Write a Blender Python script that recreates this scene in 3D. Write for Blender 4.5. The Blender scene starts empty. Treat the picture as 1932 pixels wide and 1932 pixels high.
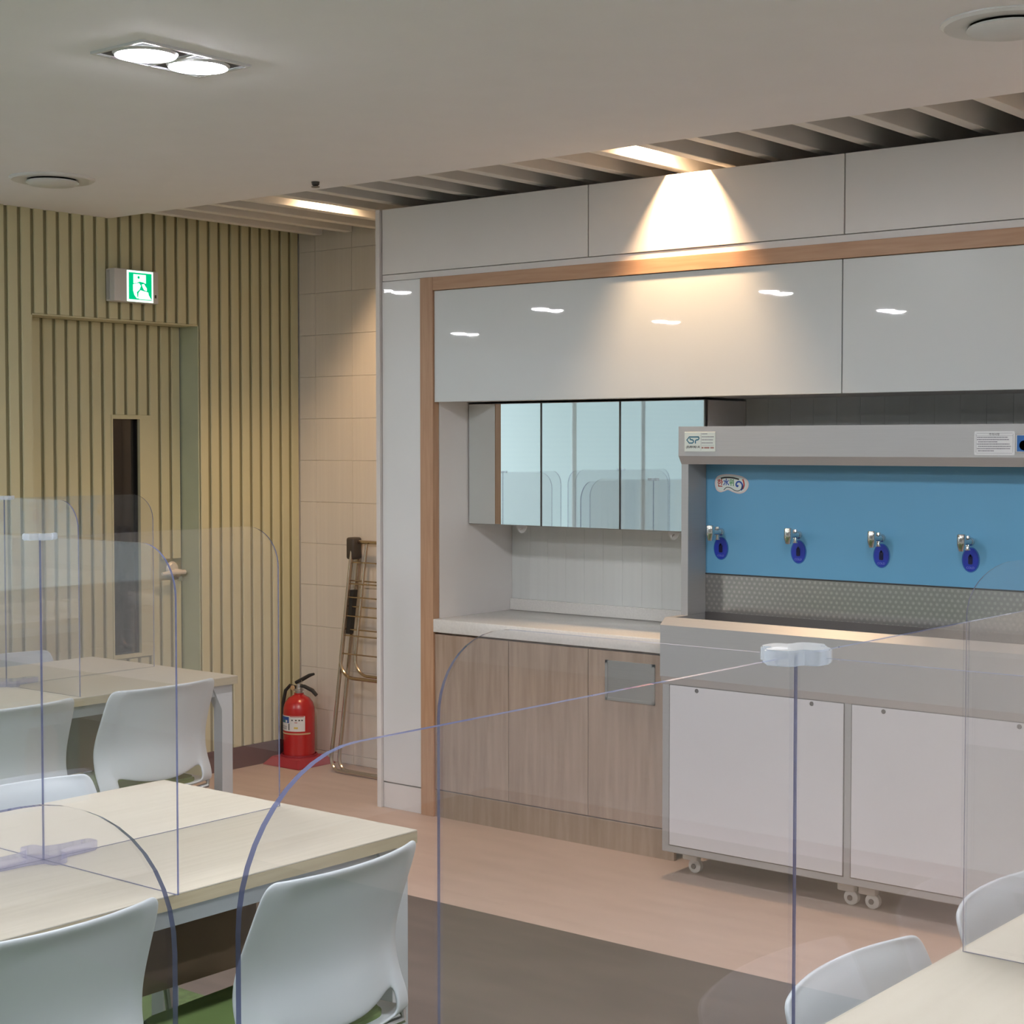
import bpy, bmesh, math, random
from mathutils import Vector, Matrix
random.seed(7)
PI = math.pi
SC = bpy.context.scene
C = SC.collection

# ------------------------------------------------------------------ camera, world, exposure
F_PX, CAM_H = 3142.0, 1.57
pitch = math.atan(127 / F_PX); yaw = math.radians(39.2)
cam = bpy.data.cameras.new('camera'); cam.sensor_width = 36; cam.lens = 36 * F_PX / 1932
cam.clip_start = 0.02; cam.clip_end = 60
camo = bpy.data.objects.new('camera', cam); C.objects.link(camo)
camo.location = (0, 0, CAM_H); camo.rotation_euler = (PI / 2 - pitch, 0, yaw)
SC.camera = camo
w = bpy.data.worlds.new('world'); SC.world = w; w.use_nodes = True
w.node_tree.nodes['Background'].inputs[0].default_value = (.8, .85, .9, 1)
w.node_tree.nodes['Background'].inputs[1].default_value = 0.05
SC.view_settings.view_transform = 'Standard'; SC.view_settings.look = 'None'
SC.view_settings.gamma = 1; SC.view_settings.use_curve_mapping = False
SC.view_settings.exposure = 0.42
SC.cycles.use_denoising = True
SC.cycles.transparent_max_bounces = 40
SC.cycles.max_bounces = 8
SC.cycles.diffuse_bounces = 4
SC.cycles.glossy_bounces = 4
SC.cycles.use_adaptive_sampling = True
SC.cycles.adaptive_threshold = .06
SC.cycles.use_light_tree = False
SC.cycles.sample_clamp_indirect = 6
DOWN_E = 225.0          # ceiling downlight lens
SPOT_E = 80.0          # warm baffle spotlights (W)
BLIND_E = 0.40         # daylight on the blinds of the far windows

# ------------------------------------------------------------------ materials
MATS = {}
def nt(name):
    m = bpy.data.materials.new(name); m.use_nodes = True
    t = m.node_tree; t.nodes.clear()
    o = t.nodes.new('ShaderNodeOutputMaterial')
    MATS[name] = m
    return m, t, o
def N(t, kind, **kw):
    n = t.nodes.new('ShaderNode' + kind)
    for k, v in kw.items():
        if hasattr(n, k): setattr(n, k, v)
        else: n.inputs[k].default_value = v
    return n
def L(t, a, b): t.links.new(a, b)
def col(c): return (c[0], c[1], c[2], 1)
def mat(name, c, rough=.5, metal=0, var=.04, scale=6, stretch=(1, 1, 1), bump=0, coat=0, coat_rough=.03, c2=None,
        detail=4, spec=.5, bscale=None):
    m, t, o = nt(name)
    p = N(t, 'BsdfPrincipled')
    p.inputs['Roughness'].default_value = rough; p.inputs['Metallic'].default_value = metal
    p.inputs['Coat Weight'].default_value = coat; p.inputs['Coat Roughness'].default_value = coat_rough
    p.inputs['Specular IOR Level'].default_value = spec
    tc = N(t, 'TexCoord'); mp = N(t, 'Mapping'); mp.inputs['Scale'].default_value = stretch
    L(t, tc.outputs['Object'], mp.inputs['Vector'])
    nz = N(t, 'TexNoise'); nz.inputs['Scale'].default_value = scale; nz.inputs['Detail'].default_value = detail
    L(t, mp.outputs[0], nz.inputs['Vector'])
    rp = N(t, 'ValToRGB')
    if c2 is None:
        a = [max(0, x * (1 - var)) for x in c]; b = [min(1, x * (1 + var)) for x in c]
    else: a, b = c2, c
    rp.color_ramp.elements[0].color = col(a); rp.color_ramp.elements[1].color = col(b)
    rp.color_ramp.elements[0].position = .3; rp.color_ramp.elements[1].position = .7
    L(t, nz.outputs['Fac'], rp.inputs[0]); L(t, rp.outputs[0], p.inputs['Base Color'])
    if bump:
        n2 = N(t, 'TexNoise'); n2.inputs['Scale'].default_value = bscale or scale * 8; n2.inputs['Detail'].default_value = 3
        L(t, mp.outputs[0], n2.inputs['Vector'])
        bp = N(t, 'Bump'); bp.inputs['Strength'].default_value = bump; bp.inputs['Distance'].default_value = .002
        L(t, n2.outputs['Fac'], bp.inputs['Height']); L(t, bp.outputs[0], p.inputs['Normal'])
    L(t, p.outputs[0], o.inputs[0])
    return m
def emis(name, c, s):
    m, t, o = nt(name)
    e = N(t, 'Emission'); e.inputs[0].default_value = col(c); e.inputs[1].default_value = s
    L(t, e.outputs[0], o.inputs[0]); return m

mat('ceiling', (.89, .885, .925), .85, var=.01)
mat('plaster', (.74, .75, .75), .8, var=.02)
mat('slat_green', (.58, .555, .36), .62, var=.02, scale=2, bump=.05)
mat('slat_back', (.30, .275, .155), .75)
mat('reveal_green', (.46, .50, .36), .6)
mat('tile', (.70, .655, .60), .35, var=.035, scale=3, stretch=(14, 1, .6))
mat('grout', (.86, .83, .78), .9)
mat('baseboard', (.075, .022, .028), .3)
mat('white_gloss', (.75, .745, .75), .3, coat=1, coat_rough=.015, var=.005)
mat('white_satin', (.78, .74, .72), .35, var=.01)
mat('panel_glass', (.62, .64, .645), .3, coat=1.0, coat_rough=.015, var=.005)
mat('gap_dark', (.05, .05, .05), .8)
mat('niche_white', (.78, .75, .73), .45, var=.01)
mat('niche_back', (.66, .675, .66), .5, var=.02, scale=4, stretch=(8, 1, .3))
mat('oak_frame', (.53, .325, .20), .42, c2=(.44, .25, .145), scale=5, stretch=(14, 14, 1.0), detail=6)
mat('oak_frame_h', (.53, .325, .20), .42, c2=(.44, .25, .145), scale=5, stretch=(1.0, 14, 14), detail=6)
mat('oak_door', (.42, .315, .24), .42, c2=(.30, .21, .148), scale=4, stretch=(11, 11, .8), detail=8)
mat('stone', (.72, .70, .67), .22, var=.05, scale=120, coat=.4)
mat('steel', (.56, .55, .54), .34, metal=.85, var=.03, scale=9, stretch=(1, 1, 30))
mat('steel_satin', (.42, .42, .42), .42, metal=.3, var=.02, scale=9, stretch=(1, 1, 30))
mat('steel_dark', (.17, .16, .155), .4, metal=.8)
mat('chrome', (.75, .74, .72), .1, metal=1)
mat('rack_steel', (.55, .45, .36), .22, metal=1)
mat('panel_lavender', (.66, .65, .67), .3, coat=.2, var=.01)
mat('blue_panel', (.13, .36, .57), .28, coat=.35, coat_rough=.12, var=.04, scale=2)
mat('oval_text', (.16, .22, .62), .4)
mat('oval_blue', (.018, .04, .40), .25, coat=.3)
mat('sensor_dark', (.012, .012, .05), .15)
mat('rubber', (.02, .02, .02), .6)
mat('plastic_dark', (.055, .045, .04), .5)
mat('plastic_grey', (.42, .42, .42), .5)
mat('caster_white', (.70, .68, .64), .4)
mat('paper_white', (.74, .75, .76), .5)
mat('plate_pale', (.66, .72, .68), .4)
mat('ink_black', (.03, .03, .03), .6)
mat('ink_grey', (.16, .16, .20), .6)
mat('ink_red', (.42, .05, .03), .6)
mat('ink_brown', (.36, .20, .18), .6)
mat('ink_blue', (.02, .08, .34), .5)
mat('ink_teal', (.02, .14, .22), .5)
mat('ink_green', (.05, .26, .08), .5)
mat('ink_yellow', (.72, .55, .12), .5)
mat('lcd', (.03, .14, .42), .2, coat=.5)
mat('pink_edge', (.68, .58, .57), .5)
mat('red_paint', (.47, .018, .02), .25, coat=.5)
mat('red_plastic', (.34, .03, .045), .4)
mat('gold_band', (.62, .42, .24), .4)
mat('brass_white', (.74, .66, .56), .35, metal=.2)
mat('sign_body', (.62, .61, .60), .45)
mat('chair_plastic', (.55, .605, .64), .36, var=.01)
mat('chair_leg', (.50, .50, .50), .22, metal=.9)
mat('seat_pad', (.13, .20, .06), .85, bump=.2)
mat('table_top', (.51, .475, .395), .38, c2=(.465, .43, .352), scale=3, stretch=(26, 1.4, 20), detail=6)
mat('table_edge', (.43, .375, .255), .5, c2=(.37, .315, .21), scale=3, stretch=(20, 1.4, 30))
mat('table_metal', (.50, .53, .55), .4, metal=.1)
mat('modesty', (.17, .115, .075), .6, var=.1)
mat('vinyl_pink', (.53, .415, .355), .48, c2=(.47, .36, .305), scale=3, stretch=(1, 5, 1), detail=8, bump=.04)
mat('vinyl_taupe', (.145, .116, .101), .5, c2=(.11, .088, .077), scale=3, stretch=(1, 5, 1), detail=8, bump=.04)
mat('bounce_pale', (.66, .65, .64), .5, c2=(.60, .59, .58), scale=3, stretch=(1, 5, 1), detail=8)
mat('carpet_green', (.10, .15, .055), .95, c2=(.07, .105, .04), scale=40, bump=.4)
mat('void_dark', (.34, .34, .345), .9)
mat('baffle', (.80, .785, .77), .5, var=.01)
mat('vent_white', (.72, .725, .73), .3)
mat('lamp_frame', (.66, .67, .68), .4)
mat('lamp_corner', (.02, .02, .02), .5)
mat('door_glass', (.012, .012, .014), .05, coat=.5)
mat('mullion', (.93, .94, .95), .5)
emis('lens', (.95, .955, 1.0), DOWN_E)
emis('spot_lens', (1, .72, .42), 30)
emis('sign_green', (.0, .42, .16), 1.1)
emis('sign_white', (.72, 1.0, .86), 1.5)

# mirror
m, t, o = nt('mirror')
p = N(t, 'BsdfPrincipled'); p.inputs['Base Color'].default_value = (.80, .86, .86, 1); p.inputs['Metallic'].default_value = 1
p.inputs['Roughness'].default_value = .015
L(t, p.outputs[0], o.inputs[0])
# window blind: daylight glowing through pale blue fabric
m, t, o = nt('blind')
tc = N(t, 'TexCoord'); wv = N(t, 'TexWave'); wv.inputs['Scale'].default_value = 6; wv.bands_direction = 'Z'
L(t, tc.outputs['Object'], wv.inputs['Vector'])
rp = N(t, 'ValToRGB'); rp.color_ramp.elements[0].color = (.60, .78, .83, 1); rp.color_ramp.elements[1].color = (.64, .81, .85, 1)
L(t, wv.outputs['Fac'], rp.inputs[0])
e = N(t, 'Emission'); e.inputs[1].default_value = BLIND_E; L(t, rp.outputs[0], e.inputs[0])
d = N(t, 'BsdfDiffuse'); d.inputs[0].default_value = (.6, .66, .68, 1)
ad = N(t, 'AddShader'); L(t, e.outputs[0], ad.inputs[0]); L(t, d.outputs[0], ad.inputs[1]); L(t, ad.outputs[0], o.inputs[0])
# clear acrylic: transmits straight through, Schlick reflection, faint haze film
def acrylic(name, tint, haze, hazec, refl=1.0):
    m, t, o = nt(name)
    lw = N(t, 'LayerWeight'); lw.inputs['Blend'].default_value = .5
    pw = N(t, 'Math', operation='POWER'); pw.inputs[1].default_value = 5; L(t, lw.outputs['Facing'], pw.inputs[0])
    ml = N(t, 'Math', operation='MULTIPLY_ADD'); ml.inputs[1].default_value = .96 * refl; ml.inputs[2].default_value = .04 * refl
    L(t, pw.outputs[0], ml.inputs[0])
    tr = N(t, 'BsdfTransparent'); tr.inputs[0].default_value = col(tint)
    df = N(t, 'BsdfDiffuse'); df.inputs[0].default_value = col(hazec)
    gl = N(t, 'BsdfGlossy'); gl.inputs['Roughness'].default_value = .005; gl.inputs[0].default_value = (1, 1, 1, 1)
    m1 = N(t, 'MixShader'); m1.inputs[0].default_value = haze; L(t, tr.outputs[0], m1.inputs[1]); L(t, df.outputs[0], m1.inputs[2])
    m2 = N(t, 'MixShader'); L(t, ml.outputs[0], m2.inputs[0]); L(t, m1.outputs[0], m2.inputs[1]); L(t, gl.outputs[0], m2.inputs[2])
    L(t, m2.outputs[0], o.inputs[0])
acrylic('acrylic', (.99, .99, .994), .005, (.62, .68, .78), 1.6)
acrylic('acrylic_edge', (.28, .30, .52), .5, (.20, .23, .41))
acrylic('acrylic_clip', (.90, .92, .95), .32, (.80, .86, .92))
acrylic('acrylic_base', (.90, .90, .97), .16, (.60, .60, .78))
# perforated drain steel
m, t, o = nt('perforated')
tc = N(t, 'TexCoord'); sp = N(t, 'SeparateXYZ'); L(t, tc.outputs['Object'], sp.inputs[0])
def mth(op, a, b=None, c=None):
    n = N(t, 'Math', operation=op)
    for i, v in enumerate((a, b, c)):
        if v is None: continue
        if isinstance(v, (int, float)): n.inputs[i].default_value = v
        else: L(t, v, n.inputs[i])
    return n.outputs[0]
PX, PZ = .0215, .0165
rz = mth('DIVIDE', sp.outputs['Z'], PZ); row = mth('FLOOR', rz); fz = mth('SUBTRACT', mth('SUBTRACT', rz, row), .5)
sh = mth('MULTIPLY', mth('MODULO', mth('ADD', row, 1000.0), 2.0), .5)
rx = mth('ADD', mth('DIVIDE', sp.outputs['X'], PX), sh); fx = mth('SUBTRACT', mth('FRACT', rx), .5)
dd = mth('SQRT', mth('ADD', mth('POWER', mth('MULTIPLY', fx, PX), 2.0), mth('POWER', mth('MULTIPLY', fz, PZ), 2.0)))
hole = mth('LESS_THAN', dd, .0052)
mx = N(t, 'MixRGB'); L(t, hole, mx.inputs[0]); mx.inputs[1].default_value = (.48, .47, .455, 1); mx.inputs[2].default_value = (.64, .62, .59, 1)
p = N(t, 'BsdfPrincipled'); p.inputs['Metallic'].default_value = .85; p.inputs['Roughness'].default_value = .18
L(t, mx.outputs[0], p.inputs['Base Color']); L(t, p.outputs[0], o.inputs[0])

# ------------------------------------------------------------------ mesh helpers
ORG = {}
class MB:
    def __init__(s): s.b = bmesh.new(); s.mi = 0
    def _tag(s, faces):
        for f in faces: f.material_index = s.mi
    def box(s, x0, x1, y0, y1, z0, z1, bev=0, seg=1):
        r = bmesh.ops.create_cube(s.b, size=1)
        vs = r['verts']
        for v in vs:
            v.co = Vector(((x0 + x1) / 2 + v.co.x * (x1 - x0), (y0 + y1) / 2 + v.co.y * (y1 - y0), (z0 + z1) / 2 + v.co.z * (z1 - z0)))
        fs = {f for v in vs for f in v.link_faces}
        s._tag(fs)
        if bev:
            es = list({e for v in vs for e in v.link_edges})
            bmesh.ops.bevel(s.b, geom=es, offset=bev, segments=seg, affect='EDGES', profile=.5, clamp_overlap=True, material=-1)
        return s
    def prism(s, pts, axis, a, b):
        # pts: 2D polygon; axis 'x': (y,z), 'y': (x,z), 'z': (x,y)
        def P(q, d):
            return {'x': (d, q[0], q[1]), 'y': (q[0], d, q[1]), 'z': (q[0], q[1], d)}[axis]
        v0 = [s.b.verts.new(P(q, a)) for q in pts]; v1 = [s.b.verts.new(P(q, b)) for q in pts]
        n = len(pts); fs = [s.b.faces.new(v0), s.b.faces.new(v1[::-1])]
        for i in range(n):
            fs.append(s.b.faces.new((v0[i], v1[i], v1[(i + 1) % n], v0[(i + 1) % n])))
        bmesh.ops.recalc_face_normals(s.b, faces=fs); s._tag(fs); return fs
    def tube(s, path, r, seg=10, cap=True):
        path = [Vector(p) for p in path]; rings = []
        rr = r if isinstance(r, (list, tuple)) else [r] * len(path)
        prev = None
        for i, p in enumerate(path):
            d = (path[min(i + 1, len(path) - 1)] - path[max(i - 1, 0)]).normalized()
            if prev is None:
                a = Vector((0, 0, 1)) if abs(d.z) < .9 else Vector((1, 0, 0))
                u = d.cross(a).normalized()
            else:
                u = (prev - d * prev.dot(d)).normalized()
            prev = u; v = d.cross(u)
            rings.append([s.b.verts.new(p + (u * math.cos(2 * PI * k / seg) + v * math.sin(2 * PI * k / seg)) * rr[i]) for k in range(seg)])
        fs = []
        for A, B in zip(rings, rings[1:]):
            for k in range(seg): fs.append(s.b.faces.new((A[k], A[(k + 1) % seg], B[(k + 1) % seg], B[k])))
        if cap: fs += [s.b.faces.new(rings[0][::-1]), s.b.faces.new(rings[-1])]
        bmesh.ops.recalc_face_normals(s.b, faces=fs)
        s._tag(fs); return s
    def lathe(s, prof, c=(0, 0, 0), seg=32, axis='z'):
        rings = []
        for r, h in prof:
            ring = []
            for k in range(seg):
                a = 2 * PI * k / seg; x, y = r * math.cos(a), r * math.sin(a)
                q = {'z': (x, y, h), 'y': (x, h, y), 'x': (h, x, y)}[axis]
                ring.append(s.b.verts.new(Vector(c) + Vector(q)))
            rings.append(ring)
        fs = []
        for A, B in zip(rings, rings[1:]):
            for k in range(seg): fs.append(s.b.faces.new((A[k], A[(k + 1) % seg], B[(k + 1) % seg], B[k])))
        if prof[0][0] > 1e-6: fs.append(s.b.faces.new(rings[0][::-1]))
        if prof[-1][0] > 1e-6: fs.append(s.b.faces.new(rings[-1]))
        bmesh.ops.remove_doubles(s.b, verts=[v for R in rings for v in R], dist=1e-6)
        fs = [f for f in fs if f.is_valid]
        bmesh.ops.recalc_face_normals(s.b, faces=fs)
        s._tag(fs); return s
    def mesh(s, name, mats, org=(0, 0, 0), smooth=35):
        me = bpy.data.meshes.new(name)
        if any(org):
            bmesh.ops.translate(s.b, verts=s.b.verts, vec=-Vector(org))
        s.b.to_mesh(me); s.b.free()
        for mm in (mats if isinstance(mats, (list, tuple)) else [mats]): me.materials.append(MATS[mm])
        if smooth:
            for f in me.polygons: f.use_smooth = True
            me.set_sharp_from_angle(angle=math.radians(smooth))
        return me
    def build(s, name, mats, parent=None, org=None, smooth=35):
        if parent is not None: o3 = ORG.get(parent.name, Vector())
        elif org is not None: o3 = Vector(org)
        else:
            cs = [v.co for v in s.b.verts]
            o3 = Vector(((min(c.x for c in cs) + max(c.x for c in cs)) / 2, (min(c.y for c in cs) + max(c.y for c in cs)) / 2, min(c.z for c in cs)))
        me = s.mesh(name, mats, o3, smooth)
        o = bpy.data.objects.new(name, me); C.objects.link(o)
        if parent is not None:
            o.parent = parent; ORG[o.name] = o3.copy()
        else:
            o.location = o3; ORG[o.name] = o3.copy()
        return o
def inst(me, name, loc, parent=None, rot=(0, 0, 0)):
    o = bpy.data.objects.new(name, me); C.objects.link(o)
    if parent is not None:
        o.parent = parent; o.location = Vector(loc) - ORG.get(parent.name, Vector())
    else: o.location = loc
    o.rotation_euler = rot
    return o
def tag(o, label=None, cat=None, group=None, kind=None):
    if label: o['label'] = label
    if cat: o['category'] = cat
    if group: o['group'] = group
    if kind: o['kind'] = kind
    return o
def thing(name, loc, label, cat, group=None, kind=None):
    o = bpy.data.objects.new(name, None); C.objects.link(o); o.location = loc
    o.empty_display_size = .1
    ORG[o.name] = Vector(loc)
    return tag(o, label, cat, group, kind)
def box(name, m, x0, x1, y0, y1, z0, z1, parent=None, bev=0, org=None):
    return MB().box(x0, x1, y0, y1, z0, z1, bev).build(name, m, parent, org)
def struct(o, label): return tag(o, label, kind='structure')
def copy_tree(src, loc, rz, label, group=None):
    r = src.copy(); C.objects.link(r); r.location = loc; r.rotation_euler = (0, 0, rz)
    r['label'] = label
    if group: r['group'] = group
    for ch in src.children:
        c = ch.copy(); C.objects.link(c); c.parent = r
        for g in ch.children:
            d = g.copy(); C.objects.link(d); d.parent = c
    return r
def text(body, size, m, parent, name, loc, rot=(PI / 2, 0, 0), depth=.0002, align='CENTER', sx=1.0, bold=0):
    cu = bpy.data.curves.new(name, 'FONT'); cu.body = body; cu.size = size; cu.align_x = align; cu.align_y = 'CENTER'
    cu.extrude = depth; cu.offset = bold; cu.resolution_u = 3
    tmp = bpy.data.objects.new(name, cu); C.objects.link(tmp)
    bpy.context.view_layer.update()
    me = bpy.data.meshes.new_from_object(tmp.evaluated_get(bpy.context.evaluated_depsgraph_get()))
    bpy.data.objects.remove(tmp); bpy.data.curves.remove(cu)
    me.materials.clear(); me.materials.append(MATS[m])
    o = bpy.data.objects.new(name, me); C.objects.link(o); o.parent = parent
    o.location = Vector(loc) - ORG.get(parent.name, Vector()); o.rotation_euler = rot; o.scale = (sx, 1, 1)
    return o
def rrect(x0, x1, y0, y1, r, n=6):
    P = []
    for cx, cy, a0 in ((x1 - r, y1 - r, 0), (x0 + r, y1 - r, 90), (x0 + r, y0 + r, 180), (x1 - r, y0 + r, 270)):
        for k in range(n + 1):
            a = math.radians(a0 + 90 * k / n); P.append((cx + r * math.cos(a), cy + r * math.sin(a)))
    return P
def ribbon(mb, pts, wd, y, th=.0004, close=False):
    # a flat stroke in the XZ plane facing -Y
    n = len(pts); L_, R_ = [], []
    for i in range(n):
        a = Vector(pts[max(i - 1, 0)]); b_ = Vector(pts[min(i + 1, n - 1)])
        d = (b_ - a).normalized(); q = Vector((-d.y, d.x)); ww = wd[i] if isinstance(wd, list) else wd
        p = Vector(pts[i]); L_.append(p + q * ww / 2); R_.append(p - q * ww / 2)
    for i in range(n - 1):
        mb.prism([tuple(L_[i]), tuple(L_[i + 1]), tuple(R_[i + 1]), tuple(R_[i])], 'y', y - th, y)

# ------------------------------------------------------------------ room shell
XL, YT, ZC, ZV = -6.1, 5.8, 2.577, 3.02
XW, XE, YS = -10.6, 3.4, -6.5           # far window wall, right wall, rear wall
struct(box('floor', 'vinyl_pink', XL - .3, XE, 4.23, YT + .1, -.1, 0), 'pinkish beige vinyl floor in front of the cabinets')
f2 = MB().box(XW, XE, 3.08, 4.23, -.1, 0).build('floor', 'vinyl_taupe'); struct(f2, 'dark taupe vinyl strip of floor behind the tables')
f3 = MB().box(XW, XE, -3.0, 3.08, -.1, 0).build('floor', 'carpet_green'); struct(f3, 'dark green carpet floor under the tables')
f4 = MB().box(XW, XE, YS, -3.0, -.1, 0).build('floor', 'bounce_pale'); struct(f4, 'made-up pale floor behind the camera, bouncing light to the ceiling')  # unseen floor, made pale to throw light up at the ceiling
ceil = struct(box('ceiling', 'ceiling', XW, XE, YS, 4.65, ZC, ZC + .35), 'flat white dropped ceiling over the dining tables')
void = struct(box('ceiling', 'void_dark', XL - .3, XE, 4.65, YT + .1, ZV, ZV + .1), 'dark recess of the ceiling above the white baffles')
struct(box('wall_rear', 'plaster', XW, XE, YS - .1, YS, 0, ZC + .3), 'white wall behind the camera')
struct(box('wall_right', 'plaster', XE, XE + .1, YS, YT + .1, 0, ZV), 'white wall on the right side of the room')
struct(box('wall_return', 'plaster', XW, XL - .13, 3.98, 4.08, 0, ZC), 'short white wall at the outer end of the slatted wall')
ww = struct(box('wall_far', 'plaster', XW - .1, XW, YS, 4.08, 0, ZC + .3), 'white far wall with tall windows reflected in the mirrors')
for i, y0 in enumerate((-5.70, -4.43, -3.16, -1.89, -.62, .65)):
    r = thing('window_%d' % (i + 1), (XW + .03, y0 + .635, .5), 'tall window with a pale blue blind and white mullion', None, kind='structure')
    box('blind', 'blind', XW + .01, XW + .02, y0 + .035, y0 + 1.235, .5, 2.5, r)
    box('window_frame', 'mullion', XW, XW + .03, y0 - .035, y0 + .035, .5, 2.5, r)

# slatted left wall: backing in three pieces round the door opening, slats proud of it
DY0, DY1, DZ = 4.238, 5.145, 2.125
wl = thing('wall_left', (XL, 4.7, 0), 'olive green wall clad in narrow vertical slats', None, kind='structure')
mb = MB()
mb.box(XL - .13, XL - .012, 3.98, DY0 - .006, 0, ZV); mb.box(XL - .13, XL - .012, DY1 + .006, YT, 0, ZV); mb.box(XL - .13, XL - .012, DY0 - .006, DY1 + .006, DZ + .006, ZV)
mb.build('backing', 'slat_back', wl)
box('reveal', 'reveal_green', XL - .13, XL - .0005, DY1, DY1 + .006, 0, DZ, wl)
box('reveal', 'slat_green', XL - .13, XL - .0005, DY0 - .006, DY0, 0, DZ, wl)
box('reveal', 'slat_green', XL - .13, XL - .0005, DY0, DY1, DZ, DZ + .006, wl)
PITCH, SW = .0649, .0475
def slat_mesh(h, wd=SW): return MB().box(-.012, 0, -wd / 2, wd / 2, 0, h, .003).mesh('slat', 'slat_green')
m_full, m_over = slat_mesh(ZV - .105), slat_mesh(ZV - DZ - .006)
k0 = -2
for k in range(k0, 27):
    yc = 4.113 + PITCH * (k + .5)
    if yc + SW / 2 > YT: break
    if DY0 - .02 < yc < DY1 + .02: inst(m_over, 'slat', (XL, yc, DZ + .006), wl)
    else: inst(m_full, 'slat', (XL, yc, .105), wl)
bb = box('baseboard_left', 'baseboard', XL - .012, XL - .003, 3.98, DY0 - .006, 0, .104); struct(bb, 'dark maroon skirting at the foot of the slatted wall, left of the door')
bb = box('baseboard_left', 'baseboard', XL - .012, XL - .003, DY1 + .006, YT, 0, .104); struct(bb, 'dark maroon skirting at the foot of the slatted wall, beside the extinguisher')

# door with slats, slim window, lever handle
XD = -6.22
dr = thing('door_1', (XD - .02, 4.69, 0), 'olive green slatted door with a slim dark window under the exit sign', None, kind='structure')
mb = MB()
mb.box(XD - .05, XD - .012, DY0, 4.735, 0, DZ); mb.box(XD - .05, XD - .012, 4.905, DY1, 0, DZ)
mb.box(XD - .05, XD - .012, 4.735, 4.905, 0, .60); mb.box(XD - .05, XD - .012, 4.735, 4.905, 1.70, DZ)
mb.build('leaf', 'slat_back', dr)
dslat = {}
def ds(h, wd=.048):
    k = (round(h, 3), wd)
    if k not in dslat: dslat[k] = slat_mesh(h, wd)
    return dslat[k]
for k in range(-2, 13):
    yc = 4.368 + .06466 * (k + .5)
    if yc < DY0 + .02 or yc + .02 > DY1: continue
    if 4.725 < yc < 4.97:
        inst(ds(DZ - 1.705), 'slat', (XD, yc, 1.705), dr)
        if yc < 4.90: inst(ds(.58), 'slat', (XD, yc, 0), dr)
        else: inst(ds(.58), 'slat', (XD, yc, 0), dr)
    elif yc > 5.0:
        inst(ds(DZ - 1.03), 'slat', (XD, yc, 1.03), dr); inst(ds(.93), 'slat', (XD, yc, 0), dr)
    else: inst(ds(DZ), 'slat', (XD, yc, 0), dr)
wf = MB()
wf.box(XD - .012, XD + .004, 4.735, 4.743, .602, 1.688); wf.box(XD - .012, XD + .004, 4.895, 4.975, .602, 1.688)
wf.box(XD - .012, XD + .004, 4.735, 4.975, 1.688, 1.7065); wf.box(XD - .012, XD + .004, 4.735, 4.975, .585, .602)
wf = wf.build('window_frame', 'slat_green', dr)
box('pane', 'door_glass', XD - .04, XD - .03, 4.735, 4.905, .60, 1.70, wf)
hd = MB().lathe([(.0, .012), (.026, .012), (.033, .006), (.036, 0)], (XD - .004, 5.083, .982), 24, 'x').build('handle', 'brass_white', dr)
MB().tube([(XD, 5.095, .972), (XD + .045, 5.095, .972)], .011).build('spindle', 'brass_white', hd)
MB().tube([(XD + .045, 5.12, .968), (XD + .048, 5.05, .970), (XD + .045, 4.985, .966)], [.011, .011, .008]).build('lever', 'brass_white', hd)
MB().lathe([(.0, .02), (.012, .02), (.014, 0)], (XD - .004, 5.118, .935), 16, 'x').build('lock', 'chrome', dr)

# tiled rear wall piece left of the cabinets
wt = thing('wall_back', (-5.5, YT, 0), 'beige tiled wall between the slats and the white cabinet', None, kind='structure')
box('backing', 'grout', XL - .1, XE, YT + .006, YT + .1, 0, ZV, wt)
TH, TW = .2065, .253
tile_m = MB().box(-TW / 2 + .0006, TW / 2 - .0006, -.008, 0, .0006, TH - .0006, .0008).mesh('tile', 'tile')
e_m = MB().box(-.0568, .0568, -.008, 0, .0006, TH - .0006, .0008).mesh('tile', 'tile')
first_m = MB().box(-TW / 2 + .001, TW / 2 - .001, -.008, 0, .001, .045, .0015).mesh('tile', 'tile')
first_e = MB().box(-.056, .056, -.008, 0, .001, .045, .0015).mesh('tile', 'tile')
for j in range(-1, 14):
    z0 = .0465 + TH * j
    for i in range(-1, 5):
        me = (tile_m if i >= 0 else e_m) if j >= 0 else (first_m if i >= 0 else first_e)
        xc = -5.985 + TW * (i + .5) if i >= 0 else -6.0425
        inst(me, 'tile', (xc, YT + .006, max(z0, 0)), wt)

# ceiling baffles (white blades running towards the cabinets)
bm_ = MB().box(0, .048, 4.655, YT - .005, 2.60, 2.74, .002).mesh('baffle', 'baffle')
for k in range(-12, 20):
    inst(bm_, 'baffle', (-2.108 - .2036 * k, 0, 0), void)
    if -2.108 - .2036 * (k + 1) < XL: break

# ------------------------------------------------------------------ ceiling lights
def downlight(x, y, label, z=ZC):
    r = thing('downlight', (x, y, z), label, 'ceiling light', 'twin ceiling downlights')
    return r
def dl_parts():
    fr = MB()
    for a, b_, c_, d_ in ((-.105, -.095, -.18, .18), (.095, .105, -.18, .18), (-.105, .105, -.18, -.17), (-.105, .105, .17, .18), (-.095, .095, -.004, .004)):
        fr.box(a, b_, c_, d_, -.007, .001)
    frm = fr.mesh('frame', 'lamp_frame')
    cor = MB()
    cor.box(-.097, .097, -.172, .172, -.0015, .0)
    corm = cor.mesh('reflector', 'lamp_corner')
    ln = MB().lathe([(.0, -.018), (.035, -.016), (.058, -.010), (.072, -.002)], (0, 0, 0), 16).mesh('lens', 'lens')
    rg = MB().lathe([(.072, -.002), (.078, -.009), (.084, -.002)], (0, 0, 0), 28).mesh('ring', 'lamp_frame')
    return frm, corm, ln, rg
FRM, COR, LNS, RNG = dl_parts()
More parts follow.
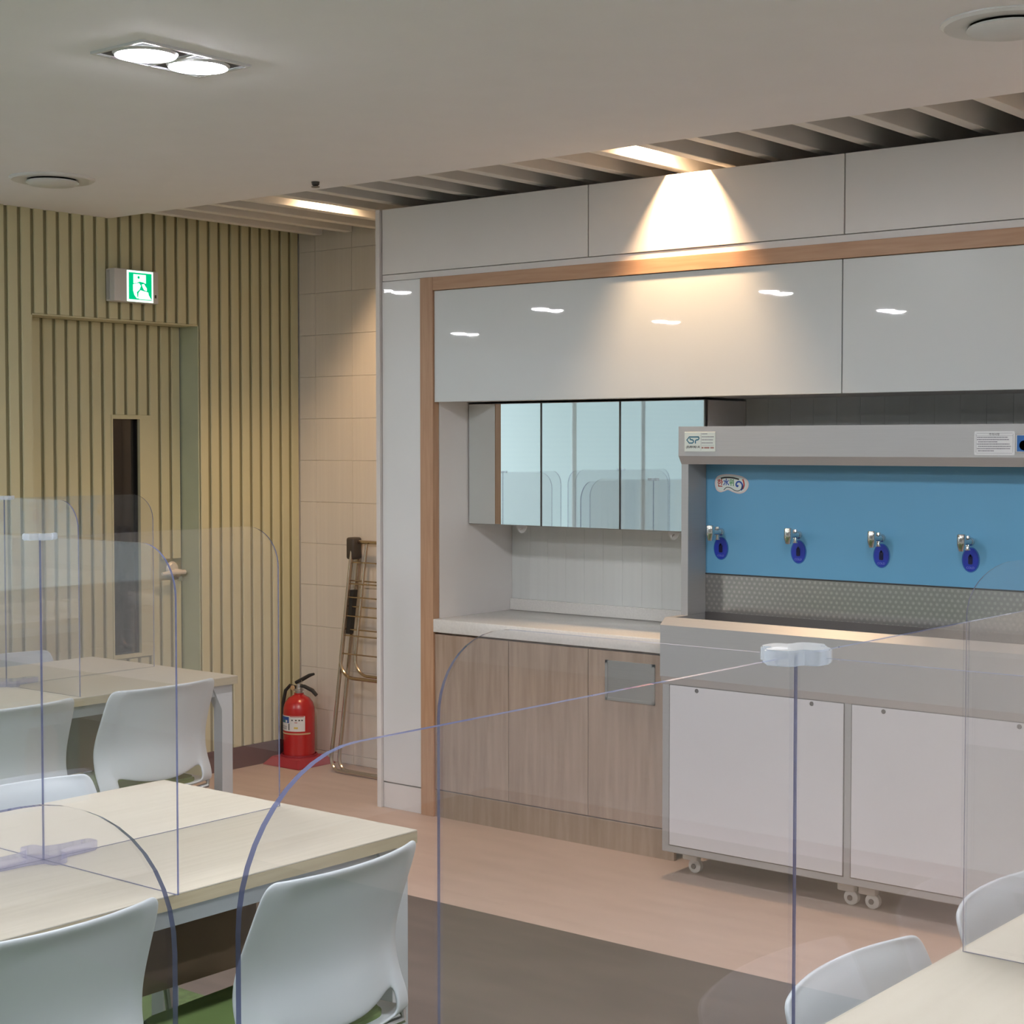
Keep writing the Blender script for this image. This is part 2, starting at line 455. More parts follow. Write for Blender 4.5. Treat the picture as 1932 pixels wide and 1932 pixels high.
def add_dl(x, y, label):
    r = downlight(x, y, label)
    for me, n, dy in ((FRM, 'frame', 0), (COR, 'reflector', 0), (LNS, 'lens', -.087), (LNS, 'lens', .087), (RNG, 'ring', -.087), (RNG, 'ring', .087)):
        inst(me, n, (x, y + dy, ZC - (.0015 if n in ('lens', 'ring') else 0)), r)
add_dl(-3.46, 2.84, 'square twin downlight glowing white in the ceiling, upper left of the picture')
others = [(-7.5, 2.45, 'twin downlight mirrored in the narrow white panel beside the wooden frame'),
          (-7.62, .65, 'twin downlight mirrored upper left in the long glossy panel'),
          (-7.62, -.92, 'twin downlight mirrored in the warm spot on the long glossy panel'),
          (-5.6, .80, 'twin downlight mirrored just left of the seam between the two glossy panels'),
          (-5.70, -1.07, 'twin downlight mirrored just right of the seam between the two glossy panels'),
          (-9.85, -1.0, 'farthest and smallest twin downlight mirrored at the left end of the glossy panel'),
          (-1.38, 2.84, 'twin downlight over the right-hand table, just above the picture'),
          (-3.5, .85, 'twin downlight over the near end of the left tables, outside the picture'),
          (-1.38, .85, 'twin downlight over the nearest partition, outside the picture'),
          (.75, 2.84, 'twin downlight right of the picture near the cabinets'),
          (.75, .85, 'added twin downlight right of the camera, brightening the reflected chairs'),  # unseen lamp, added to brighten the chairs reflected in the partition
          (-3.5, -1.1, 'twin downlight behind the camera on the left')]
for x, y, lb in others: add_dl(x, y, lb)

def spotlight(x, y, z, label, aim, watts):
    r = thing('baffle_spotlight', (x, y, z), label, 'spotlight', 'warm spotlights between the ceiling baffles')
    MB().lathe([(.030, .085), (.036, .08), (.038, 0), (.033, 0), (.030, .02)], (x, y, z), 24).build('housing', 'lamp_frame', r)
    MB().lathe([(0, .012), (.030, .012)], (x, y, z), 24).build('lens', 'spot_lens', r)
    MB().tube([(x, y, z + .08), (x, y, ZV)], .006).build('stem', 'lamp_frame', r)
    ld = bpy.data.lights.new('spot', 'SPOT'); ld.energy = watts; ld.color = (1, .66, .37); ld.spot_size = math.radians(140)
    ld.spot_blend = 1.0; ld.shadow_soft_size = .035
    lo = bpy.data.objects.new('spot_beam', ld); C.objects.link(lo); lo.parent = r; lo.location = (0, 0, -.004)
    d = Vector(aim); lo.rotation_euler = d.to_track_quat('-Z', 'Y').to_euler()
spotlight(-3.408, 5.03, 2.76, 'warm spotlight between the baffles lighting the middle white cabinet door', (0, .10, -1), SPOT_E)
spotlight(-1.612, 5.03, 2.76, 'warm spotlight between the baffles just beyond the right edge of the picture', (0, .10, -1), SPOT_E)
spotlight(.184, 5.03, 2.76, 'warm spotlight between the baffles far outside the picture on the right', (0, .10, -1), SPOT_E)
spotlight(-5.20, 5.20, 2.76, 'warm spotlight between the baffles above the tiled wall', (.05, .05, -1), SPOT_E * .8)

# air diffusers and sprinkler
def diffuser(x, y, label):
    r = thing('air_diffuser', (x, y, ZC), label, 'air vent', 'round ceiling air vents')
    MB().lathe([(.088, .0005), (.092, -.006), (.150, -.010), (.158, -.004), (.158, .0005)], (x, y, ZC), 40).build('rim', 'vent_white', r)
    MB().lathe([(.088, 0), (.120, .0005)], (x, y, ZC - .0008), 40).build('throat', 'gap_dark', r)
    MB().lathe([(0, -.030), (.085, -.026), (.098, -.018), (.095, -.012), (0, -.010)], (x, y, ZC), 40).build('cone_plate', 'vent_white', r)
    MB().tube([(x, y, ZC - .012), (x, y, ZC)], .012).build('stem', 'vent_white', r)
diffuser(-5.36, 3.82, 'round white air vent in the ceiling near the slatted wall')
diffuser(-1.62, 3.86, 'round white air vent in the ceiling, upper right corner')
s = thing('sprinkler_head', (-4.648, 4.507, ZC), 'small dark sprinkler head in the ceiling near the lit baffle', 'sprinkler')
MB().lathe([(.016, 0), (.014, -.012), (.009, -.016)], (-4.648, 4.507, ZC), 16).build('collar', 'plastic_dark', s)
MB().lathe([(0, -.016), (.016, -.018), (.016, -.021), (0, -.021)], (-4.648, 4.507, ZC), 16).build('deflector', 'steel_dark', s)

# ------------------------------------------------------------------ built-in cabinets
YF, YB = 5.205, 5.72
X0 = -4.965
end = box('trim_1', 'white_satin', -4.99, X0 - .003, 5.193, YT - .01, 0, 2.573); struct(end, 'thin white end panel beside the tiled wall')
for i in range(4):
    a, b_ = X0 + 1.1 * i, X0 + 1.1 * (i + 1)
    which = ['leftmost white overhead cabinet, beside the tiled wall', 'white overhead cabinet lit by the warm spotlight',
             'white overhead cabinet at the right edge of the picture', 'white overhead cabinet outside the picture on the right'][i]
    r = thing('overhead_cabinet', ((a + b_) / 2, YF + .25, 2.295), which, 'cabinet', 'white overhead cabinets')
    box('body', 'white_satin', a + .002, b_ - .002, YF + .02, YB + .06, 2.297, 2.571, r)
    box('door', 'white_satin', a + .0025, b_ - .0025, YF, YF + .0185, 2.2965, 2.573, r, .001)
ledge = box('trim_2', 'white_satin', X0, X0 + 4.4, YF + .004, YB + .06, 2.2685, 2.294); struct(ledge, 'thin white ledge above the wooden frame')
t3 = box('trim_3', 'oak_frame', -4.737, -4.6655, YF - .009, YF + .03, 0, 2.268, bev=.001); struct(t3, 'upright oak board of the wooden frame')
t4 = box('trim_4', 'oak_frame_h', -4.665, X0 + 4.4, YF - .009, YF + .03, 2.2125, 2.268, bev=.001); struct(t4, 'long horizontal oak board of the wooden frame')
r = thing('tall_cabinet', (-4.85, 5.5, 0), 'narrow glossy white tall cabinet between tiled wall and wooden frame', 'cabinet')
box('body', 'white_satin', X0, -4.7385, YF + .02, YB + .06, 0, 2.266, r)
box('door', 'white_gloss', X0 + .001, -4.7395, YF, YF + .0185, .113, 2.2665, r, .001)
box('plinth', 'white_satin', X0 + .001, -4.7395, YF + .002, YF + .0185, 0, .107, r)
nw = box('wall_niche', 'niche_white', -4.737, -4.666, YF + .032, YB + .06, 0, 2.266); struct(nw, 'white side wall of the niche')
nb = thing('wall_niche_back', (-2.7, YB, .8), 'pale grey grooved back wall of the niche', None, kind='structure')
gx = -4.665
pm = MB().box(.0002, .0998, YB, YB + .004, .84, 2.2, .0005).mesh('panel', 'niche_back')
box('backing', 'niche_back', -4.665, X0 + 4.4, YB + .004, YB + .04, 0, 2.2, nb)
for k in range(40): inst(pm, 'panel', (gx + .1 * k, 0, 0), nb)
# glossy wall cabinets
for a, b_, lb in ((-4.665, -2.7705, 'long glossy grey-white wall cabinet above the mirrors'), (-2.7695, -.567, 'glossy grey-white wall cabinet above the water dispenser')):
    r = thing('wall_cabinet', ((a + b_) / 2, YF + .25, 1.748), lb, 'cabinet', 'glossy wall cabinets')
    box('body', 'white_satin', a, b_, YF + .02, YB - .002, 1.752, 2.211, r)
    box('door', 'panel_glass', a + .0015, b_ - .0015, YF - .001, YF + .0185, 1.748, 2.2105, r, .001)
# mirror cabinet
YM = 5.42
r = thing('mirror_cabinet', (-4.065, 5.57, 1.231), 'wall cabinet with three mirror doors above the worktop', 'cabinet')
box('body', 'niche_white', -4.664, -3.466, YM + .026, YB - .002, 1.235, 1.742, r)
for k in range(3):
    a = -4.664 + .3993 * k; b_ = a + .3993
    d = box('door', 'steel_dark', a + .001, b_ - .001, YM + .004, YM + .019, 1.231, 1.744, r)
    box('mirror_pane', 'mirror', a + .004, b_ - .004, YM, YM + .004, 1.2325, 1.7425, d, .0015)
for hx, lb in ((-4.431, 'small white adhesive hook under the left mirror door'), (-3.658, 'small white adhesive hook under the right mirror door')):
    h = thing('adhesive_hook', (hx, 5.5, 1.18), lb, 'hook', 'white hooks under the mirrors')
    mb = MB(); P = [(hx + .028 * math.cos(a), 1.2305 - .036 * math.sin(a)) for a in [PI * k / 10 for k in range(11)]]
    mb.prism(P, 'y', 5.497, 5.501); mb.build('plate', 'vent_white', h)
    MB().tube([(hx, 5.497, 1.215), (hx, 5.482, 1.207), (hx, 5.482, 1.215)], .003, 8).build('prong', 'vent_white', h)
# base cabinets and worktop
lbl = ['oak base cabinet next to the upright wooden frame', 'middle oak base cabinet under the mirrors', 'oak base cabinet with a steel vent, beside the water dispenser']
for k in range(3):
    a = -4.665 + .4017 * k; b_ = a + .4017
    r = thing('base_cabinet', ((a + b_) / 2, 5.45, 0), lbl[k], 'cabinet', 'oak base cabinets')
    box('body', 'oak_door', a, b_, YF + .022, YB - .002, .112, .782, r)
    d = box('door', 'oak_door', a + .0015, b_ - .0015, YF, YF + .02, .118, .774, r, .001)
    box('plinth', 'oak_door', a, b_, YF + .003, YF + .02, 0, .113, r)
    if k == 2:
        v = MB(); va, vb, vz0, vz1 = -3.776, -3.545, .584, .738
        for q in ((va, va + .012, vz0, vz1), (vb - .012, vb, vz0, vz1), (va, vb, vz0, vz0 + .010), (va, vb, vz1 - .010, vz1)):
            v.box(q[0], q[1], YF - .006, YF, q[2], q[3])
        g = v.build('vent_frame', 'steel', d)
        box('vent_plate', 'steel', va + .012, vb - .012, YF - .003, YF, vz0 + .01, vz1 - .01, d)
wt_ = MB()
wt_.box(-4.664, -3.452, YF - .012, YB - .002, .783, .839, .004, 2)
wt_ = wt_.build('worktop', 'stone', None); tag(wt_, 'white speckled stone worktop on the oak base cabinets', 'worktop')
bs = box('upstand', 'stone', -4.664, -3.452, YB - .016, YB - .0005, .8395, .89, None, .001); tag(bs, 'low white stone upstand along the back of the worktop', 'upstand')

# ------------------------------------------------------------------ water dispenser
DX0, DX1 = -3.375, -1.88
wd = thing('water_dispenser', (-2.63, 5.25, 0), 'stainless steel water dispenser with a blue tap panel, on casters', 'dispenser')
mb = MB()
mb.box(DX0, DX1, 5.0, 5.60, .093, .72, .003)
mb.build('body', 'steel_satin', wd)
mb = MB(); mb.prism([(4.985, .735), (4.985, .920), (5.018, .946), (5.035, .945), (5.035, .905), (5.24, .900), (5.24, .945), (5.60, .945), (5.60, .72), (5.0, .704)], 'x', DX0, DX1)
sk = mb.build('sink', 'steel_satin', wd, smooth=12)
box('basin_shade', 'steel_dark', DX0 + .032, DX1 - .032, 5.2355, 5.24, .902, .951, sk)  # dark strip standing in for the shade inside the sink trough
box('sink_end', 'steel_satin', DX0, DX0 + .032, 5.035, 5.24, .90, .945, sk)
box('sink_end', 'steel_satin', DX1 - .032, DX1, 5.035, 5.24, .90, .945, sk)
mb = MB(); mb.prism([(5.10, 1.636), (5.10, 1.529), (5.12, 1.499), (5.60, 1.499), (5.60, 1.636)], 'x', DX0, DX1)
hood = mb.build('hood', 'steel_satin', wd, smooth=12)
for a, b_ in ((DX0, DX0 + .03), (DX1 - .03, DX1)):
    box('post', 'steel_satin', a, b_, 5.12, 5.60, .945, 1.499, wd, .001)
bp = box('tap_panel', 'blue_panel', DX0 + .03, DX1 - .03, 5.24, 5.252, 1.095, 1.499, wd)
box('panel_seam', 'gap_dark', DX0 + .03, DX1 - .03, 5.238, 5.252, 1.090, 1.0945, wd)
box('splash_plate', 'perforated', DX0 + .03, DX1 - .03, 5.24, 5.252, .945, 1.0895, wd)
for a, b_ in ((-3.340, -2.6435), (-2.6125, -1.915)):
    d = box('front_panel', 'panel_lavender', a, b_, 4.9965, 5.001, .122, .7035, wd, .001)
    for sx in (a + .115, b_ - .12):
        MB().lathe([(0, -.002), (.007, -.002), (.008, 0)], (sx, 4.9965, .692), 12, 'y').build('screw', 'ink_black', d)
    mb = MB(); g = .003
    for q in ((a - g, a, .122 - g, .7035 + g), (b_, b_ + g, .122 - g, .7035 + g), (a, b_, .122 - g, .122), (a, b_, .7035, .7035 + g)):
        mb.box(q[0], q[1], 4.9985, 5.001, q[2], q[3])
    mb.build('panel_gap', 'steel_dark', d)
for k in range(5):
    tx = -3.278 + .3235 * k
    tp = MB().tube([(tx, 5.24, 1.249), (tx, 5.175, 1.249)], .0105, 14).build('tap', 'chrome', wd)
    MB().lathe([(.0145, .012), (.0145, .006), (.011, 0)], (tx, 5.228, 1.249), 18, 'y').build('flange', 'chrome', tp)
    MB().lathe([(0, .030), (.013, .030), (.015, .026), (.015, -.005), (.009, -.026), (0, -.027)], (tx, 5.165, 1.246), 20).build('nozzle', 'chrome', tp)
    MB().lathe([(0, .022), (.008, .020), (.010, .012), (.006, .008), (.006, -.022), (.010, -.028), (0, -.030)], (tx, 5.214, 1.249), 16).build('knob', 'chrome', tp)
    ov = MB()
    ov.prism([(tx + .0315 * math.cos(2 * PI * q / 36), 1.188 + .0425 * math.sin(2 * PI * q / 36)) for q in range(36)], 'y', 5.2385, 5.24)
    rim = ov.build('sensor_rim', 'lcd', wd)
    ov = MB(); ov.prism([(tx + .0275 * math.cos(2 * PI * q / 36), 1.188 + .039 * math.sin(2 * PI * q / 36)) for q in range(36)], 'y', 5.237, 5.2385)
    ov = ov.build('sensor_badge', 'oval_blue', wd)

    mb = MB(); mb.prism(rrect(tx - .0075, tx + .0075, 1.173, 1.201, .004), 'y', 5.2355, 5.237); mb.build('sensor_eye', 'sensor_dark', ov)
    MB().lathe([(0, 0), (.004, 0)], (tx, 5.2353, 1.202), 10, 'y').build('sensor_lamp', 'pink_edge', ov)
    text('COLD', .0105, 'oval_text', ov, 'lettering', (tx, 5.2367, 1.161))
# casters
for cx, cy in ((-3.335, 5.12), (-2.690, 5.10), (-2.61, 5.10), (-1.95, 5.12), (-3.30, 5.52), (-1.95, 5.52)):
    ca = MB(); ca.box(cx - .02, cx + .045, cy - .016, cy + .016, .045, .093, .006, 2)
    ca = ca.build('caster', 'caster_white', wd)
    MB().lathe([(0, -.013), (.020, -.013), (.026, -.009), (.026, .009), (.020, .013), (0, .013)], (cx + .03, cy, .0262), 20, 'y').build('wheel', 'caster_white', ca)
    MB().lathe([(0, -.019), (.009, -.019), (.010, -.0165)], (cx + .03, cy, .0262), 14, 'y').build('axle', 'steel_dark', ca)
# nameplate
np_ = box('nameplate', 'plate_pale', -3.348, -3.216, 5.098, 5.1, 1.545, 1.616, wd, .0008)
mb = MB(); y = 5.0979
def LG(u, v): return (-3.348 + (u - 275) / 690 * .132, 1.616 - (v - 300) / 425 * .071)
ribbon(mb, [LG(*q) for q in ((600, 408), (385, 408), (330, 475), (385, 540), (455, 540), (480, 520), (480, 490), (455, 470), (420, 468), (395, 435))], .0047, y)
ribbon(mb, [LG(*q) for q in ((575, 408), (600, 420), (603, 445), (580, 470), (540, 474), (523, 495), (523, 550))], .0047, y)
mb.build('logo', 'ink_teal', np_)
text('(주)케이에스피', .0098, 'ink_black', np_, 'lettering', (-3.311, 5.0977, 1.561), sx=.98, bold=.0002)
mb = MB()
for i, z in enumerate((1.609, 1.5985, 1.5875, 1.5765)):
    x = -3.274; e = (-3.250, -3.222, -3.226, -3.226)[i]
    while x < e:
        ln = random.uniform(.002, .006); mb.box(x, min(x + ln, e), y - .0003, y, z - .0013, z + .0013); x += ln + .0008
mb.box(-3.274, -3.221, y - .0003, y, 1.5675, 1.5683); mb.box(-3.2772, -3.2766, y - .0003, y, 1.549, 1.613)
mb.build('small_print', 'ink_grey', np_)
mb = MB()
for x, e in ((-3.274, -3.266), (-3.263, -3.241), (-3.237, -3.222)): mb.box(x, e, y - .0003, y, 1.556, 1.562)
mb.build('phone_line', 'ink_brown', np_)
# notice
no = MB(); no.prism(rrect(-2.238, -2.103, 1.5365, 1.613, .004), 'y', 5.0985, 5.1); no = no.build('notice', 'paper_white', wd)
mb = MB(); y = 5.0984
for q in ((-2.2325, -2.2318, 1.545, 1.605), (-2.1092, -2.1085, 1.545, 1.605), (-2.2300, -2.111, 1.6065, 1.6072), (-2.2300, -2.111, 1.5425, 1.5432), (-2.2318, -2.1092, 1.5985, 1.5991)):
    mb.box(q[0], q[1], y - .0003, y, q[2], q[3])
mb.build('border', 'ink_grey', no)
text('주의사항', .0085, 'ink_black', no, 'lettering', (-2.171, 5.0982, 1.6025), sx=1.15)
mb = MB()
for i, (xa, xb) in enumerate(((-2.2290, -2.126), (-2.2290, -2.122), (-2.2250, -2.160), (-2.2290, -2.120), (-2.2250, -2.115), (-2.2290, -2.118), (-2.2250, -2.172))):
    x = xa; z = 1.5935 - .0072 * i
    while x < xb:
        ln = random.uniform(.002, .008); mb.box(x, min(x + ln, xb), y - .0003, y, z - .0012, z + .0012); x += ln + .0009
mb.build('small_print', 'ink_grey', no)
ds_ = box('display', 'steel', -2.099, -1.955, 5.096, 5.1, 1.545, 1.603, wd, .001)
box('screen', 'lcd', -2.0945, -1.9595, 5.0955, 5.097, 1.5485, 1.5995, ds_)
MB().lathe([(0, 0), (.016, 0)], (-2.071, 5.0952, 1.568), 24, 'y').build('screen_emblem', 'oval_blue', ds_)
# wavy oval badge on the blue panel
def cat(pts, n=6, close=True):
    out = []; m_ = len(pts)
    for i in range(m_ if close else m_ - 1):
        p0, p1, p2, p3 = (Vector(pts[(i + k - 1) % m_]) if close else Vector(pts[min(max(i + k - 1, 0), m_ - 1)]) for k in range(4))
        for q in range(n):
            u = q / n
            out.append(tuple(.5 * ((2 * p1) + (p2 - p0) * u + (2 * p0 - 5 * p1 + 4 * p2 - p3) * u * u + (3 * p1 - p0 - 3 * p2 + p3) * u ** 3)))
    if not close: out.append(tuple(pts[-1]))
    return out
def bxy(u, v): return (-3.306 + (u - .12) / .28 * .0515, 1.4615 - (v - .147) / .153 * .0705)
# outline in the zoomed crop: u 0.12..0.39, v 0.147..0.30
ol = [(.118, .215), (.14, .165), (.20, .148), (.27, .150), (.34, .165), (.385, .20), (.388, .245), (.36, .285), (.315, .300), (.265, .288), (.225, .272), (.19, .285), (.16, .291), (.13, .270)]
BW = .143
def B(u, v): return (-3.306 + (u - .118) / .27 * BW, 1.4615 - (v - .148) / .152 * .0705)
bd = MB(); bd.prism(cat([B(*q) for q in ol]), 'y', 5.2385, 5.24); bd = bd.build('badge', 'pink_edge', wd)
cx_, cz_ = B(.253, .222)
mb = MB(); mb.prism([(cx_ + (a - cx_) * .91, cz_ + (b_ - cz_) * .86) for a, b_ in cat([B(*q) for q in ol])], 'y', 5.2378, 5.2385); mb.build('badge_face', 'plate_pale', bd)
yb = 5.2376
text('한', .031, 'ink_red', bd, 'lettering', (B(.162, .222)[0], yb, B(.16, .222)[1]), sx=.88, bold=.0007)
text('水', .029, 'ink_blue', bd, 'lettering', (B(.212, .217)[0], yb, B(.2, .217)[1]), sx=.92, bold=.0007)
text('위', .027, 'ink_green', bd, 'lettering', (B(.256, .218)[0], yb, B(.2, .218)[1]), sx=.92, bold=.0006)
mb = MB(); ribbon(mb, [B(u, v) for u, v in ((.168, .181), (.20, .174), (.235, .173), (.27, .176), (.315, .187))], .0055, yb); mb.build('arched_line', 'ink_black', bd)
mb = MB(); ribbon(mb, cat([B(u, v) for u, v in ((.193, .272), (.215, .252), (.245, .254), (.28, .274), (.31, .278), (.333, .262), (.340, .235))], 5, False), .0026, yb); mb.build('wave_line', 'ink_black', bd)
mb = MB(); ribbon(mb, cat([B(u, v) for u, v in ((.308, .232), (.302, .243), (.292, .230), (.300, .210), (.322, .206), (.340, .225), (.342, .255), (.330, .272))], 5, False), .0062, yb); mb.build('swirl', 'ink_blue', bd)
mb = MB(); ribbon(mb, cat([B(u, v) for u, v in ((.344, .186), (.352, .205), (.355, .235), (.345, .262))], 5, False), .0058, yb); mb.build('swirl', 'ink_red', bd)

# ------------------------------------------------------------------ exit sign
sg = thing('exit_sign', (XL + .03, 4.745, 2.205), 'white lit exit sign with a green running man above the door', 'sign')
mb = MB(); mb.box(XL, XL + .062, 4.622, 4.867, 2.207, 2.352, .004, 2); bod = mb.build('housing', 'sign_body', sg)
mb = MB(); mb.box(XL + .062, XL + .0635, 4.690, 4.835, 2.2095, 2.3475); mb.build('lit_frame', 'sign_white', sg)
gp = box('lit_panel', 'sign_green', XL + .0635, XL + .0645, 4.699, 4.826, 2.219, 2.339, sg)
def S(u, v): return (4.699 + .127 * u, 2.219 + .12 * v)
mb = MB(); xs, xe = XL + .0645, XL + .0652
mb.prism([S(*q) for q in ((.20, .60), (.20, .94), (.74, .94), (.74, .62), (.62, .66), (.46, .68), (.34, .62))], 'x', xs, xe)
mb.prism([S(*q) for q in ((.18, .56), (.32, .60), (.44, .62), (.52, .52), (.46, .38), (.34, .28), (.36, .10), (.46, .05), (.34, .05), (.24, .16), (.18, .34))], 'x', xs, xe)
mb.prism([S(*q) for q in ((.56, .58), (.66, .60), (.78, .44), (.78, .34), (.66, .38), (.60, .48))], 'x', xs, xe)
mb.prism([S(*q) for q in ((.50, .36), (.60, .34), (.84, .30), (.86, .20), (.98, .03), (.44, .03), (.40, .12), (.42, .26))], 'x', xs, xe)
mb.build('running_man', 'sign_white', sg)
MB().lathe([(0, 0), (.0065, 0)], (xe + .0003, *S(.42, .83)), 14, 'x').build('pictogram_head', 'sign_green', sg)
box('test_button', 'plastic_dark', XL + .062, XL + .064, 4.845, 4.853, 2.232, 2.246, sg)
box('side_clip', 'plastic_grey', XL + .01, XL + .03, 4.619, 4.622, 2.215, 2.345, sg)

# ------------------------------------------------------------------ fire extinguisher on its stand
ex, ey = -5.965, 5.655
st = thing('extinguisher_stand', (ex, ey, 0), 'flat red plastic stand under the fire extinguisher', 'stand')
mb = MB()
lo = [(ex - .13, ey - .13), (ex + .13, ey - .13), (ex + .13, ey + .13), (ex - .13, ey + .13)]
hi = [(ex + (a - ex) * .72, ey + (b_ - ey) * .72) for a, b_ in lo]
v0 = [mb.b.verts.new((a, b_, 0)) for a, b_ in lo]; v1 = [mb.b.verts.new((a, b_, .042)) for a, b_ in hi]
mb.b.faces.new(v0[::-1]); mb.b.faces.new(v1)
for i in range(4): mb.b.faces.new((v0[i], v0[(i + 1) % 4], v1[(i + 1) % 4], v1[i]))
bmesh.ops.bevel(mb.b, geom=list(mb.b.edges), offset=.004, segments=2, affect='EDGES')
mb.build('tray', 'red_plastic', st)
MB().lathe([(.089, .042), (.089, .052), (.084, .052), (.084, .0425)], (ex, ey, 0), 36).build('collar', 'red_plastic', st)
fe = thing('fire_extinguisher', (ex, ey, .0425), 'red fire extinguisher with black handles in the corner', 'extinguisher')
R_ = .0785; zb = .0428
MB().lathe([(0, 0), (.07, 0), (R_, .008), (R_, .20), (.077, .235), (.069, .262), (.052, .284), (.030, .296), (.024, .300), (.024, .308), (0, .308)], (ex, ey, zb), 40).build('cylinder', 'red_paint', fe)
MB().lathe([(.018, .308), (.018, .318), (.026, .320), (.026, .327), (.015, .330), (.013, .352), (0, .354)], (ex, ey, zb), 24).build('valve', 'steel', fe)
zt = zb + .345
ca_, sa_ = math.cos(.30), math.sin(.30)
def H(a, z): return (ex + a * ca_, ey + a * sa_, z)
MB().tube([H(-.018, zt + .012), H(.02, zt + .030), H(.06, zt + .052), H(.085, zt + .060)], [.008, .010, .009, .006], 10).build('lever', 'rubber', fe)
MB().tube([H(-.01, zt - .002), H(.03, zt - .004), H(.075, zt - .022), H(.098, zt - .045)], [.007, .009, .010, .009], 10).build('carry_handle', 'rubber', fe)
MB().tube([H(.02, zt + .006), (ex + .04, ey - .02, zt + .012), (ex + .05, ey - .02, zt + .024), (ex + .038, ey - .02, zt + .028)], .0014, 6).build('safety_pin', 'chrome', fe)
MB().tube([H(-.012, zt - .012), H(-.05, zt - .004), H(-.075, zt - .03), H(-.088, zt - .09), H(-.092, zt - .20), H(-.092, zt - .27)], .0085, 10).build('hose', 'rubber', fe)
MB().lathe([(0, -.006), (.012, -.006), (.012, 0)], (ex - .02, ey - .02, zt - .012), 16, 'y').build('gauge', 'gold_band', fe)
def wrap(a0, a1, z0, z1, r, n=14):
    mb = MB(); A, B_ = [], []
    for k in range(n + 1):
        a = math.radians(a0 + (a1 - a0) * k / n)
        A.append(mb.b.verts.new((ex + r * math.cos(a), ey + r * math.sin(a), zb + z0))); B_.append(mb.b.verts.new((ex + r * math.cos(a), ey + r * math.sin(a), zb + z1)))
    A2, B2 = [], []
    for k in range(n + 1):
        a = math.radians(a0 + (a1 - a0) * k / n); q = r - .0004
        A2.append(mb.b.verts.new((ex + q * math.cos(a), ey + q * math.sin(a), zb + z0))); B2.append(mb.b.verts.new((ex + q * math.cos(a), ey + q * math.sin(a), zb + z1)))
    for k in range(n):
        mb.b.faces.new((A[k], A[k + 1], B_[k + 1], B_[k])); mb.b.faces.new((A2[k], B2[k], B2[k + 1], A2[k + 1]))
        mb.b.faces.new((B_[k], B_[k + 1], B2[k + 1], B2[k])); mb.b.faces.new((A[k], A2[k], A2[k + 1], A[k + 1]))
    mb.b.faces.new((A[0], B_[0], B2[0], A2[0])); mb.b.faces.new((A[-1], A2[-1], B2[-1], B_[-1]))
    return mb
# label faces the camera (about -51 deg)
lab = wrap(-160, -22, .128, .203, R_ + .0006).build('label', 'paper_white', fe)
wrap(-150, -82, .168, .198, R_ + .0011).build('label_picture', 'ink_blue', lab)
wrap(-112, -104, .170, .182, R_ + .0015, 3).build('label_mark', 'ink_green', lab)
wrap(-98, -90, .170, .182, R_ + .0015, 3).build('label_mark', 'plate_pale', lab)
wrap(-78, -26, .1985, .2015, R_ + .0011).build('label_line', 'ink_red', lab)
for a in (-72, -58, -46, -36): wrap(a, a + 6, .180, .186, R_ + .0011, 2).build('label_line', 'ink_black', lab)
wrap(-60, -50, .170, .173, R_ + .0011, 2).build('label_line', 'ink_red', lab)
wrap(-84, -80, .134, .166, R_ + .0011, 2).build('label_line', 'ink_black', lab)
wrap(-62, -48, .141, .150, R_ + .0011, 3).build('label_mark', 'ink_yellow', lab)
for z in (.150, .144, .138): wrap(-140, -92, z, z + .002, R_ + .0011, 8).build('label_line', 'ink_grey', lab)
wrap(-180, 0, .112, .119, R_ + .0006, 20).build('band', 'gold_band', fe)

# ------------------------------------------------------------------ folded drying rack leaning on the tiles
rk = thing('drying_rack', (-5.35, 5.68, 0), 'folded steel laundry drying rack leaning on the tiled wall', 'drying rack')
ZTOP = 1.11
def ly(z): return 5.605 + .165 * z / ZTOP
xa, xb = -5.70, -5.02
def uframe(x0, x1, zt_, zb_, off, rad, rb, name, mtl='rack_steel'):
    pts = [(x0, ly(zt_) + off, zt_)]
    for k in range(9):
        a = PI + (PI / 2) * k / 8
        pts.append((x0 + rb + rb * math.cos(a), ly(zb_ + rb + rb * math.sin(a)) + off, zb_ + rb + rb * math.sin(a)))
    for k in range(9):
        a = 1.5 * PI + (PI / 2) * k / 8
        pts.append((x1 - rb + rb * math.cos(a), ly(zb_ + rb + rb * math.sin(a)) + off, zb_ + rb + rb * math.sin(a)))
    pts.append((x1, ly(zt_) + off, zt_))
    return MB().tube(pts, rad, 10).build(name, mtl, rk)
uframe(xa, xb, ZTOP - .02, .0095, 0, .0095, .06, 'leg_frame', 'rack_steel')
uframe(xa + .026, xb - .026, ZTOP - .02, .0095, .028, .0095, .06, 'leg_frame')
uframe(xa + .020, xb - .02, ZTOP - .02, .455, -.024, .0085, .09, 'wing_frame')
uframe(xa + .105, xb - .105, ZTOP - .02, .470, -.012, .0075, .09, 'wing_frame')
for z, of in ((1.003, -.02), (.914, -.01), (.900, -.022), (.836, -.022), (.791, -.012), (.747, -.022), (.682, -.012), (.654, -.022), (.567, -.022)):
    x0_ = xa + .02
    MB().tube([(x0_, ly(z) + of, z), (xb - .02, ly(z) + of, z)], .0036, 8).build('rung', 'rack_steel', rk)
MB().tube([(xa + .03, ly(ZTOP) - .005, ZTOP - .01), (xb - .03, ly(ZTOP) - .005, ZTOP - .01)], .009, 10).build('top_bar', 'rack_steel', rk)
for x in (xa + .012, xb - .012):
    MB().box(x - .026, x + .028, ly(ZTOP) - .040, ly(ZTOP) + .022, ZTOP - .095, ZTOP + .012, .012, 3).build('hinge_cap', 'plastic_dark', rk)
